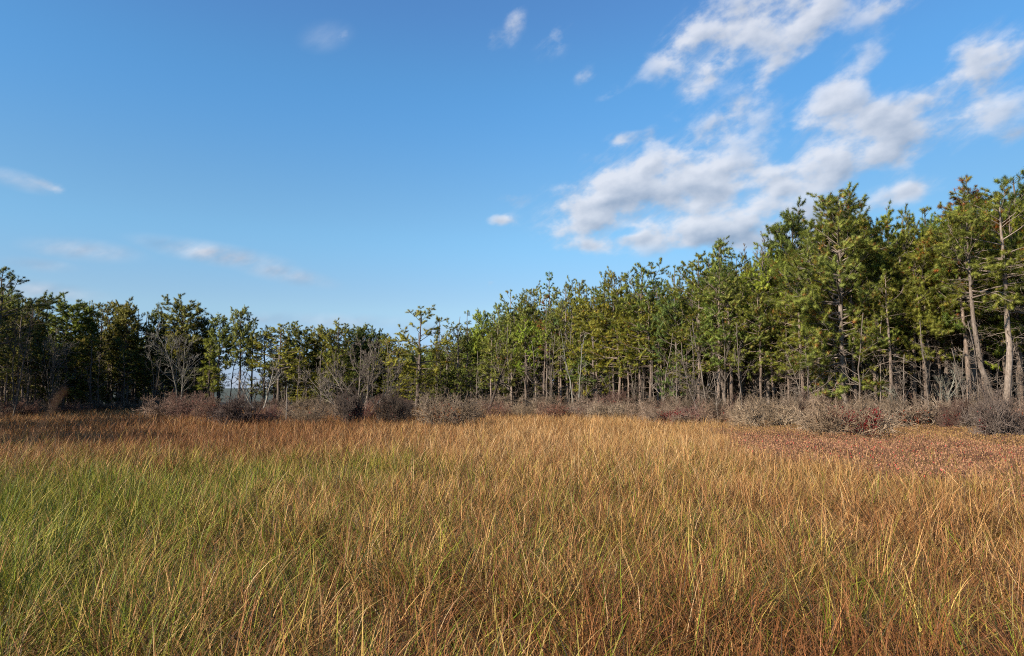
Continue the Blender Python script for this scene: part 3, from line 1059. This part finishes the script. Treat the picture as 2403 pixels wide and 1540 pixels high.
def put_bare(xd, ytop, depth, kind, wf=1.0, label=None, rz=0.0, tint=(1, 1, 1), name='bare_tree', rank=0):
    r = ratio_of(xd)
    H = z_at(xd, ytop, depth)
    tm, bm_, H0 = BARE[kind]
    s = H / H0
    o = place(name, [('trunk', tm), ('branches', bm_)], r * depth, depth, rz, s * wf, s, barktint=tint)
    o['category'] = 'bare tree'
    o['group'] = 'leafless trees before the pines'
    THINGS.append([o, 'sapling' if name == 'bare_sapling' else 'bare tree', r, depth, 'grey', rank, label])
    return o


put_bare(420, 748, 64, 'white', 1.0, 'white-limbed bare tree standing before the dome-topped pine', tint=(0.58, 0.56, 0.52))
put_bare(835, 792, 58, 'greyclump', 1.0, 'grey many-stemmed bare tree with a pale limb slanting out', tint=(1.0, 0.97, 0.92))
put_bare(609, 838, 66, 'snag', 1.0, 'small white forked snag at the foot of the sky gap', tint=(0.8, 0.78, 0.75))
put_bare(1352, 765, 57, 'fork', 0.8, 'pale bare tree forked low into two thin white trunks', tint=(0.8, 0.8, 0.74))
put_bare(1765, 560, 51, 'skytwig', 0.85, 'leafless tree whose fine twigs top the skyline between pines')
put_bare(1905, 540, 46, 'skytwig', 0.75, 'leafless grey tree against the dark round-headed pine', rz=2.0)
put_bare(2160, 790, 36, 'slant', 0.9, 'small pale slanting bare tree among pale pine trunks', tint=(0.62, 0.62, 0.55))
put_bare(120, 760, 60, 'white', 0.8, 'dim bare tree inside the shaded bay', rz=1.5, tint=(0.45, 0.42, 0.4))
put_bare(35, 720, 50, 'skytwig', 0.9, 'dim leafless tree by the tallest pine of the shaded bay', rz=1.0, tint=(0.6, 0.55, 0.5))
put_bare(540, 800, 76, 'sap1', 1.1, 'thin dark bare sapling in the sky gap, first of two', name='bare_sapling', tint=(0.55, 0.5, 0.5))
put_bare(582, 820, 75, 'sap3', 1.1, 'thin dark bare sapling right behind the slim domed pine'.replace('right ', ''), name='bare_sapling', tint=(0.55, 0.5, 0.5))
put_bare(1685, 868, 44, 'sap0', 1.0, 'pale thin bare sapling leaning over low shrubs', name='bare_sapling', tint=(1.5, 1.45, 1.4))
# saplings that fill the front of the wood
xd = 20.0
while xd < 2420:
    xd += rnd.uniform(18, 52) * (1.3 if xd < 1000 else 1.05)
    if gap(xd):
        continue
    r = ratio_of(xd)
    dep = float(front(r)) + rnd.uniform(-3.2, 3.0)
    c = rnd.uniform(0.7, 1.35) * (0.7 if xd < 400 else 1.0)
    k = 'sap%d' % rnd.randrange(4)
    put_bare(xd, 905 - rnd.uniform(40, 190) * (0.7 if xd < 1000 else 1.0), dep, k, rnd.uniform(0.7, 1.1), None, rnd.uniform(0, 6.28),
             (c, c * 0.96, c * 0.92), 'bare_sapling', 1)

# broken grey stub
rng = np.random.default_rng(77)
A = Acc()
P, Rd = grow(rng, np.array([[0, 0, -0.1]]), nrm(np.array([[0.09, 0, 1.0]])), np.array([2.7]), 9, np.array([0.065]), 0.045, 0, 0.05)
A.tube(P, Rd, 7)
SP, SR = grow(rng, np.array([P[0, -1], P[0, -1] + [0.03, 0.02, 0]]), nrm(np.array([[0.1, 0, 1.0], [-0.05, 0.1, 1]])), np.array([0.35, 0.22]), 4, np.array([0.045, 0.035]), 0.006, 0, 0.05)
A.tube(SP, SR, 5)
stub = link('dead_stub', A.mesh('dead_stub', M_grey))
d = 46.0
stub.location = (ratio_of(672) * d, d, 0)
tag(stub, 'broken grey dead trunk standing among shrubs before the broad yellowish pine', 'dead trunk')

# ------------------------------------------------------------------ shrubs
M_twig_red = bark_material('reddish_twigs', (0.086, 0.047, 0.034), (0.163, 0.095, 0.073), (0.249, 0.168, 0.133), 2.0)
M_twig_dark = bark_material('dark_twigs', (0.052, 0.040, 0.033), (0.099, 0.077, 0.065), (0.172, 0.142, 0.120), 2.0)
SH = {}
for i in range(4):
    SH['grey%d' % i] = shrub('grey%d' % i, 400 + i, 2.4, 1.5, 17, M_twig, 0.03 * (i == 2), 0.3)
for i in range(2):
    SH['red%d' % i] = shrub('red%d' % i, 410 + i, 2.3, 1.4, 17, M_twig_red, 0.10, 0.3, leafcol=(0.26, 0.035, 0.025))
SH['dark0'] = shrub('dark0', 420, 2.3, 1.4, 22, M_twig_dark, 0.05, 0.1, leafcol=(0.2, 0.03, 0.02))
SH['upright'] = shrub('upright', 421, 2.2, 0.9, 24, M_twig_dark, 0.12, 0, 0.8, leafcol=(0.2, 0.03, 0.03))
SH['drift'] = shrub('drift', 422, 2.4, 1.7, 20, M_twig, 0.18, 0.5, leafcol=(0.24, 0.055, 0.02), drift=9)
SH['scarlet'] = shrub('scarlet', 423, 2.4, 1.7, 20, M_twig, 0.95, 0.5, leafcol=(0.16, 0.014, 0.014), drift=10)


def put_shrub(xd, ybase, wd, ytop, kind, label=None, tint=(1, 1, 1), depth=None, rz=None, leaf=(1, 1, 1), rank=0):
    r = ratio_of(xd)
    dep = depth or 1.85 / ((ybase - 911.0) / FPX)
    H = z_at(xd, ytop, dep)
    bm_, lm, H0 = SH[kind]
    sxy = (wd / FPX * dep) / 3.6
    o = place('bare_shrub', [('branches', bm_), ('leaves', lm)], r * dep, dep, rnd.uniform(0, 6.28) if rz is None else rz, sxy, H / H0, leaf, tint)
    o['category'] = 'shrub'
    o['group'] = 'leafless shrubs along the marsh edge'
    THINGS.append([o, 'shrub', r, dep, kind, rank, label])
    return o


SHRUBS = [
    (25, 968, 130, 918, 'red1', 'dark reddish shrub with red leaves at the near end of the shaded bay', 0.8),
    (-50, 975, 110, 910, 'grey1', None, 0.7),
    (385, 968, 130, 905, 'grey0', 'broad grey-brown shrub that starts the shrub island beside the bay', 1.0),
    (455, 970, 130, 912, 'red0', 'reddish-topped shrub with a red leaf patch below the white-limbed tree', 1.0),
    (500, 975, 90, 914, 'red1', None, 0.95),
    (560, 983, 135, 898, 'dark0', 'big dark rounded shrub below the sky gap', 0.85),
    (628, 978, 70, 922, 'red1', 'small shrub with red leaves beside the big dark rounded shrub', 1.0),
    (660, 972, 90, 918, 'grey1', None, 1.0),
    (722, 981, 115, 920, 'grey2', 'grey shrub leaning over the grass just past the broken stub', 0.85),
    (772, 972, 90, 922, 'grey3', None, 0.95),
    (820, 982, 95, 902, 'upright', 'dark upright shrub with red leaves below the grey many-stemmed tree', 0.9),
    (866, 975, 60, 926, 'red0', 'low shrub with red leaves between two dark upright shrubs', 0.95),
    (920, 982, 105, 905, 'upright', 'dark upright shrub below the lone ragged pine', 0.85),
    (955, 976, 60, 924, 'dark0', None, 0.9),
    (1040, 985, 160, 903, 'drift', 'sprawling rusty-leaved shrub with bleached limbs jutting over the grass', 1.0),
    (1110, 974, 80, 926, 'grey0', None, 0.9),
    (1165, 966, 100, 928, 'red0', None, 1.0), (1240, 966, 110, 926, 'grey1', None, 1.0), (1310, 968, 110, 928, 'red1', None, 1.05),
    (1370, 968, 110, 930, 'grey2', None, 1.0), (1430, 970, 120, 926, 'grey3', None, 1.0), (1490, 972, 120, 926, 'grey0', None, 1.05),
    (1545, 977, 110, 928, 'grey1', 'grey shrub just before the red-leaved low shrub', 1.0),
    (1570, 981, 110, 940, 'scarlet', 'low red-leaved shrub at the grass edge midway along the shrubs', 0.95),
    (1625, 980, 100, 930, 'red1', None, 1.0), (1680, 982, 90, 926, 'grey2', None, 0.95),
    (1790, 994, 185, 908, 'grey3', 'wide rounded grey shrub behind the reddish low heath', 1.1),
    (1745, 985, 90, 926, 'grey1', None, 1.0), (1875, 984, 130, 914, 'grey0', None, 1.0),
    (1985, 1014, 195, 898, 'scarlet', 'scarlet-leaved shrub with bleached dead limbs, set forward of the others', 1.05),
    (1935, 990, 130, 915, 'grey2', None, 1.0), (2050, 992, 130, 910, 'grey3', None, 1.0),
    (2120, 996, 180, 906, 'drift', 'wide shrub with crooked pale stems behind the olive heath', 1.0),
    (2195, 994, 120, 922, 'grey1', None, 1.0), (2260, 998, 120, 915, 'drift', None, 0.95),
    (2330, 1018, 150, 906, 'upright', 'tall upright shrub with fanning dark stems near the picture edge', 1.05),
    (2395, 1015, 130, 906, 'drift', 'grey shrub with tangled pale limbs at the very edge', 1.05),
    (2290, 990, 130, 912, 'grey0', None, 1.0), (2460, 1015, 150, 905, 'grey2', None, 1.0),
]
for (xd, yb, wd, yt, kind, label, b) in SHRUBS:
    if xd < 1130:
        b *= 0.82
    yt += rnd.uniform(-4, 12)
    put_shrub(xd, yb, wd, yt, kind, label, (b, b * rnd.uniform(0.88, 0.97), b * rnd.uniform(0.82, 0.94)))
# second belt of shrubs running back to the trees
xd = -30.0
while xd < 2470:
    xd += rnd.uniform(34, 80) if xd < 1130 else rnd.uniform(28, 60)
    r = ratio_of(xd)
    f = float(front(r))
    kind = rnd.choice(['grey0', 'grey1', 'grey2', 'grey3', 'red0', 'red1'])
    dep = f - rnd.uniform(0.8, 4.0)
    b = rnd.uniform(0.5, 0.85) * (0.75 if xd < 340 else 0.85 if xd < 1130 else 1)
    put_shrub(xd, 0, rnd.uniform(85, 140), 911 + (rnd.uniform(0, 40) if xd < 1130 else rnd.uniform(-8, 20)) if xd > 340 else 925 + rnd.uniform(0, 24), kind, None, (b, b * 0.97, b * 0.95), depth=dep, rank=1)

# ------------------------------------------------------------------ grass
rg = np.random.default_rng(5)
WV = [(rg.normal(size=2), rg.uniform(0, 6.28)) for _ in range(24)]


def wnoise(x, y, scale, k0=0):
    s = np.zeros_like(x)
    for i in range(8):
        (a, b), ph = WV[(k0 + i) % 24]
        s += np.sin((a * x + b * y) / scale * (1 + 0.35 * i) + ph) / (1 + 0.3 * i)
    return s / 3.2                          # about -1..1


def blob(x, y, cx, cy, rx, ry):
    return np.exp(-(((x - cx) / rx) ** 2 + ((y - cy) / ry) ** 2))


HP = np.array([(0.325, 37.0), (0.27, 21.0), (0.40, 17.4), (0.56, 14.6), (0.75, 13.0), (1.2, 11.5)])


def heathness(x, y):
    """1 inside the low reddish heath on the right, 0 in the sedge"""
    r = x / y
    near = np.interp(r, HP[1:, 0], HP[1:, 1])
    e = (y - near) / 8.0 + wnoise(x, y, 1.6, 3) * 0.5
    side = (r - 0.295 + 0.035 * wnoise(x, y, 2.0, 9)) / 0.07
    return np.clip(np.minimum(e, side), 0, 1)


def field(n, y0, y1, rng, xpad=3.5):
    """uniform points in the wedge seen between depths y0 and y1 (plus margin)"""
    m = int(n * 1.9)
    y = np.sqrt(rng.uniform(y0 ** 2, y1 ** 2, m))
    x = rng.uniform(-1, 1, m) * (0.82 * y + xpad)
    r = x / np.maximum(y, 0.1)
    lim = front(r) - 1.0
    ok = (y < lim)
    return x[ok][:n], y[ok][:n]


STRAW = np.array([0.495, 0.278, 0.100])
PALE = np.array([0.579, 0.383, 0.187])
TAN = np.array([0.354, 0.163, 0.058])
RUST = np.array([0.194, 0.075, 0.026])
GRN = np.array([0.150, 0.185, 0.012])
YGR = np.array([0.285, 0.240, 0.030])
DGR = np.array([0.057, 0.075, 0.016])


def blades(n, y0, y1, S, w0, seed, clump, Lm):
    rng = np.random.default_rng(seed)
    x, y = field(n, y0, y1, rng)
    # gather into tussocks
    tus = rng.uniform(-0.5, 0.5, len(x)) * 0.3
    if clump:
        cxs, cys = field(max(20, n // clump), y0, y1, rng)
        k = rng.integers(0, len(cxs), len(x))
        sel = rng.uniform(size=len(x)) < 0.86
        tus = np.where(sel, rng.uniform(-0.5, 0.5, len(cxs))[k], tus)
        x = np.where(sel, cxs[k] + rng.normal(size=len(x)) * 0.085, x)
        y = np.where(sel, cys[k] + rng.normal(size=len(x)) * 0.085, y)
    h = heathness(x, y)
    thin = 0.5 + 0.5 * wnoise(x, y, 0.55, 2) + 0.35 * wnoise(x, y, 0.22, 15)
    keep = (rng.uniform(size=len(x)) > h * 0.72) & (rng.uniform(size=len(x)) < (0.06 + 1.25 * thin) * (1 - 0.3 * blob(x, y, -9.6, 12.0, 4.4, 5.0)))
    x, y, h, tus = x[keep], y[keep], h[keep], tus[keep]
    B = len(x)
    G = (0.13 + 1.1 * blob(x, y, -9.6, 12.0, 4.4, 5.0) + 0.40 * blob(x, y, -5.5, 17.5, 4.6, 3.2) + 0.50 * blob(x, y, -4.6, 6.6, 3.2, 3.4)
         + 0.18 * blob(x, y, 0.0, 10, 3, 4) + 0.22 * wnoise(x, y, 2.4) + 0.12 * wnoise(x, y, 0.7, 7))
    G = np.clip(G * (1 + 0.9 * tus) + 0.22 * tus - np.clip((y - 20) / 14, 0, 1) * 0.35, 0.0, 1)
    RB = np.clip(0.26 - 0.14 * np.clip((y - 12) / 10, 0, 1) * np.clip((x + 8) / 8, 0, 1) + 0.5 * blob(x, y, -20, 40, 17, 16) + 0.62 * blob(x, y, 2.0, 5.2, 5.5, 2.8) + 0.30 * blob(x, y, -9, 27, 8, 5)
                 + 0.16 * wnoise(x, y, 3.5, 5), 0, 1)
    L = Lm * rng.uniform(0.72, 1.18, B) * (1 + 0.22 * tus) * (1 + 0.15 * wnoise(x, y, 0.9, 12) + 0.08 * wnoise(x, y, 0.3, 4)) * (1 - 0.25 * h)
    phi = rng.uniform(0, 2 * math.pi, B)
    th0 = np.abs(rng.normal(size=B)) * 0.25
    th1 = np.where(rng.uniform(size=B) < 0.66, rng.uniform(1.0, 3.0, B), rng.uniform(0.2, 1.1, B))
    lying = rng.uniform(size=B) < 0.20          # broken stems caught in the tangle
    th0 = np.where(lying, rng.uniform(0.75, 1.5, B), th0)
    th1 = np.where(lying, rng.uniform(-0.4, 0.6, B), th1)
    z0 = np.where(lying, rng.uniform(0.15, 0.62, B), 0.0)
    L = np.where(lying, L * 0.6, L)
    hx, hy = np.cos(phi), np.sin(phi)
    t = np.linspace(0, 1, S + 1)
    th = th0[:, None] + th1[:, None] * t[None] ** 1.7
    ds = (L / S)[:, None]
    mid = 0.5 * (th[:, 1:] + th[:, :-1])
    hor = np.concatenate([np.zeros((B, 1)), np.cumsum(np.sin(mid) * ds, 1)], 1)
    ver = np.concatenate([np.zeros((B, 1)), np.cumsum(np.cos(mid) * ds, 1)], 1)
    ver = ver + z0[:, None]
    cx = x[:, None] + hx[:, None] * hor
    cy = y[:, None] + hy[:, None] * hor
    tw = rng.normal(size=B) * 0.6
    sxv, syv = -np.sin(phi + tw), np.cos(phi + tw)
    w = w0 * rng.uniform(0.6, 1.35, B)
    prof = np.clip(1.0 - t ** 2.5, 0.0, 1) * 0.5
    V = np.empty((B, 2 * S + 1, 3), np.float32)
    for i in range(S):
        V[:, 2 * i, 0] = cx[:, i] - sxv * w * prof[i]
        V[:, 2 * i, 1] = cy[:, i] - syv * w * prof[i]
        V[:, 2 * i + 1, 0] = cx[:, i] + sxv * w * prof[i]
        V[:, 2 * i + 1, 1] = cy[:, i] + syv * w * prof[i]
        V[:, 2 * i, 2] = V[:, 2 * i + 1, 2] = ver[:, i]
    V[:, 2 * S, 0], V[:, 2 * S, 1], V[:, 2 * S, 2] = cx[:, S], cy[:, S], ver[:, S]
    nv = 2 * S + 1
    b = np.arange(B)[:, None] * nv
    q = np.concatenate([np.stack([b + 2 * i, b + 2 * i + 1, b + 2 * i + 3, b + 2 * i + 2], -1).reshape(-1, 4) for i in range(S - 1)])
    tr = np.stack([b + 2 * S - 2, b + 2 * S - 1, b + 2 * S], -1).reshape(-1, 3)
    # colour of each blade
    isg = rng.uniform(size=B) < G
    u = rng.uniform(size=(B, 1))
    cen = (np.clip((y - 12) / 12, 0, 1) * np.clip((x + 9) / 9, 0, 1))[:, None]     # sandier towards the far middle
    dry = np.where(u < 0.42 + 0.12 * cen, STRAW, np.where(u < 0.50 + 0.30 * cen, PALE, TAN))
    isr = rng.uniform(size=B) < RB
    dry = np.where(isr[:, None], RUST * (0.8 + 0.7 * rng.uniform(size=(B, 1))), dry)
    dry = np.where(rng.uniform(size=(B, 1)) < 0.16 * (1 - cen), np.array([0.055, 0.030, 0.016]), dry)   # dead wet stems, whose dark colour also stands in for shade among blades
    gm = rng.uniform(size=(B, 1))
    grn = np.where(gm < 0.45, GRN, np.where(gm < 0.8, YGR, DGR))
    gtip = grn * 0.45 + STRAW * 0.55
    base = np.where(isg[:, None], grn, dry * 0.55 + (RUST * 0.6 + YGR * 0.4) * 0.45)
    tipc = np.where(isg[:, None], np.where(rng.uniform(size=(B, 1)) < 0.35 + 0.5 * G[:, None], grn, gtip), dry)
    br = rng.uniform(0.5, 1.35, (B, 1)) * np.where(lying, 0.72, 1.0)[:, None]
    lv = np.concatenate([np.repeat(t[:S], 2), [1.0]])
    mixf = np.clip((lv - 0.25) / 0.5, 0, 1)[None, :, None]
    C = (base[:, None, :] * (1 - mixf) + tipc[:, None, :] * mixf) * br[:, None, :]
    return V.reshape(-1, 3), q, tr, C.reshape(-1, 3).astype(np.float32)


GA = Acc()
for args in ((135000, 2.2, 8.0, 7, 0.0098, 21, 70, 1.04), (200000, 8.0, 15.0, 5, 0.0110, 22, 50, 1.04),
             (260000, 15.0, 28.0, 4, 0.012, 23, 40, 1.08), (230000, 28.0, 48.0, 3, 0.017, 24, 0, 1.02), (120000, 48.0, 74.0, 2, 0.028, 25, 0, 1.0)):
    V, q, tr, C = blades(*args)
    GA.add(V, q, tr, C)
gr = link('marsh_grass', GA.mesh('marsh_grass', M_grass))
tag(gr, 'tall tan and green sedge grass covering the whole open marsh meadow', 'grass', kind='stuff')

# low reddish heath on the right
rng = np.random.default_rng(31)
m = 640000
y = np.sqrt(rng.uniform(11.5 ** 2, 41 ** 2, m))
x = rng.uniform(0.24, 1.0, m) * y
h = heathness(x, y)
ok = (h > rng.uniform(0.05, 0.9, m)) & (y < front(x / y) - 0.5)
x, y = x[ok][:320000], y[ok][:320000]
B = len(x)
top = 0.76 + 0.19 * wnoise(x, y, 1.0, 2) + 0.09 * wnoise(x, y, 0.3, 6) + rng.normal(size=B) * 0.05
z = top - np.abs(rng.normal(size=B)) * 0.17
z = np.maximum(z, 0.05)
u = rng.uniform(size=(B, 1))
far = np.clip((y - 25) / 4 + np.clip((x - 14) / 5, -1.3, 0.8) - 0.1 + 0.4 * wnoise(x, y, 2.5, 4), 0, 1)[:, None]
pink = np.array([0.270, 0.128, 0.074])
brn = np.array([0.211, 0.106, 0.053])
olv = np.array([0.264, 0.158, 0.048])
red = np.array([0.42, 0.05, 0.045])
tan2 = np.array([0.330, 0.180, 0.085])
c = np.where(u < 0.38, pink, np.where(u < 0.62, tan2, np.where(u < 0.90, brn, np.where(u < 0.94, red, olv))))
c2 = np.where(u < 0.5, olv, np.where(u < 0.8, brn * 1.1, tan2))
c = np.where(rng.uniform(size=(B, 1)) < far, c2, c)
V, Q, C = leaf_quads(rng, np.stack([x, y, z], 1), 0.060, 0.020, c, updir=2.0, cvar=0.5)
HA = Acc()
HA.add(V, Q, None, C)
# the stems of the heath
ns = 26000
sx_, sy_ = x[:ns], y[:ns]
st = np.stack([sx_, sy_, np.zeros(ns)], 1)
V, q = tubes(np.stack([st, st + np.stack([rng.normal(size=ns) * 0.06, rng.normal(size=ns) * 0.06, top[:ns] * 0.98], 1)], 1), np.full((ns, 2), 0.006), 3)
HA.add(V, q, None, np.tile(np.array([0.14, 0.075, 0.05]), (len(V), 1)))
he = link('heath_shrubs', HA.mesh('heath_shrubs', M_heath))
tag(he, 'low pinkish-brown and olive heath spreading in front of the grey shrubs', 'ground cover', kind='stuff')

# a reed leaning in close to the lens on the left, out of focus
def at(xd, yd, dist):
    return np.array([0, 0, EYE]) + ray(xd, yd) * dist


tip = [at(152, 912, 0.37), at(136, 938, 0.368), at(118, 966, 0.365), at(0, 1150, 0.36), at(-160, 1400, 0.36)]
low_ = np.array([[-0.46, 0.24, 2.0], [-0.50, 0.22, 1.3], [-0.52, 0.20, 0.6], [-0.53, 0.20, -0.05]])
P = np.concatenate([np.array(tip), low_])[None]
Rd = np.array([[0.0003, 0.0004, 0.0003, 0.00025, 0.0003, 0.001, 0.0015, 0.002, 0.002]])
A = Acc()
V, q = tubes(P, Rd, 6)
A.add(V, q, None, np.tile(np.array([0.13, 0.07, 0.035]), (len(V), 1)))
reed = link('reed', A.mesh('reed_stem', M_heath))
rng = np.random.default_rng(8)
tt = rng.uniform(0, 0.75, 8)
pp = tip[0] + (tip[2] - tip[0]) * tt[:, None] + rng.normal(size=(8, 3)) * 0.00025
V, Q, C = leaf_quads(rng, pp, 0.004, 0.0012, np.array([0.14, 0.06, 0.03]), updir=1.0)
link('seed_head', make_mesh('seed_head', V, Q, None, C, M_heath), reed)
tag(reed, 'blurred brown reed tip leaning in very close before the shaded bay', 'reed')

# ------------------------------------------------------------------ labels for everything that has none yet
ORD = ['first', 'second', 'third', 'fourth', 'fifth', 'sixth', 'seventh', 'eighth', 'ninth', 'tenth', 'eleventh', 'twelfth', 'thirteenth',
       'fourteenth', 'fifteenth', 'sixteenth', 'seventeenth', 'eighteenth', 'nineteenth', 'twentieth']
MARKS = sorted([(ratio_of(a), b) for a, b in [
    (-400, 'the shaded outermost pines'), (-8, 'the tallest bay pine'), (99, 'the bristly leafless pine'), (233, 'the pointed bay pine'), (420, 'the white-limbed bare tree'),
    (656, 'the broad yellowish pine'), (835, 'the many-stemmed bare tree'), (978, 'the lone ragged pine'), (1139, 'the leaning dark trunk'),
    (1291, 'the blue-green spire'), (1506, 'the broad high pine'), (1699, 'the twig-topped skyline pine'), (1868, 'the dark round-headed pine'),
    (1982, 'the tallest broad pine'), (2143, 'the slanting pale tree'), (2322, 'the bowed trunk')]])
CW = dict(olive='olive', yellow='yellowish', dark='dark green', blue='blue-green', plain='mid-green', bright='bright green', sooty='blackish')
buckets = {}
for th in sorted(THINGS, key=lambda a: a[2]):
    o, kind, r, dep, colr, rank, label = th
    if label:
        o['label'] = label
        continue
    mark = [m_ for m_ in MARKS if m_[0] <= r + 1e-6]
    mark = mark[-1][1] if mark else 'the shaded outermost pines'
    if kind == 'pine':
        where = {0: 'skyline', 1: 'front-rank', 2: 'second-rank', 3: 'third-rank', 9: 'shadow-casting'}[rank]
        what = '%s %s pine' % (CW[colr], where)
    elif kind == 'sapling':
        what = 'thin leafless grey sapling'
    elif kind == 'shrub':
        what = ('rear ' if rank else 'front ') + ('reddish' if 'red' in colr else 'dark' if colr in ('dark0', 'upright') else 'grey') + ' leafless shrub'
    else:
        what = 'bare tree'
    key = (what, mark)
    buckets[key] = buckets.get(key, 0) + 1
    o['label'] = '%s, %s of its sort rightwards from %s' % (what, ORD[min(buckets[key] - 1, 19)], mark)
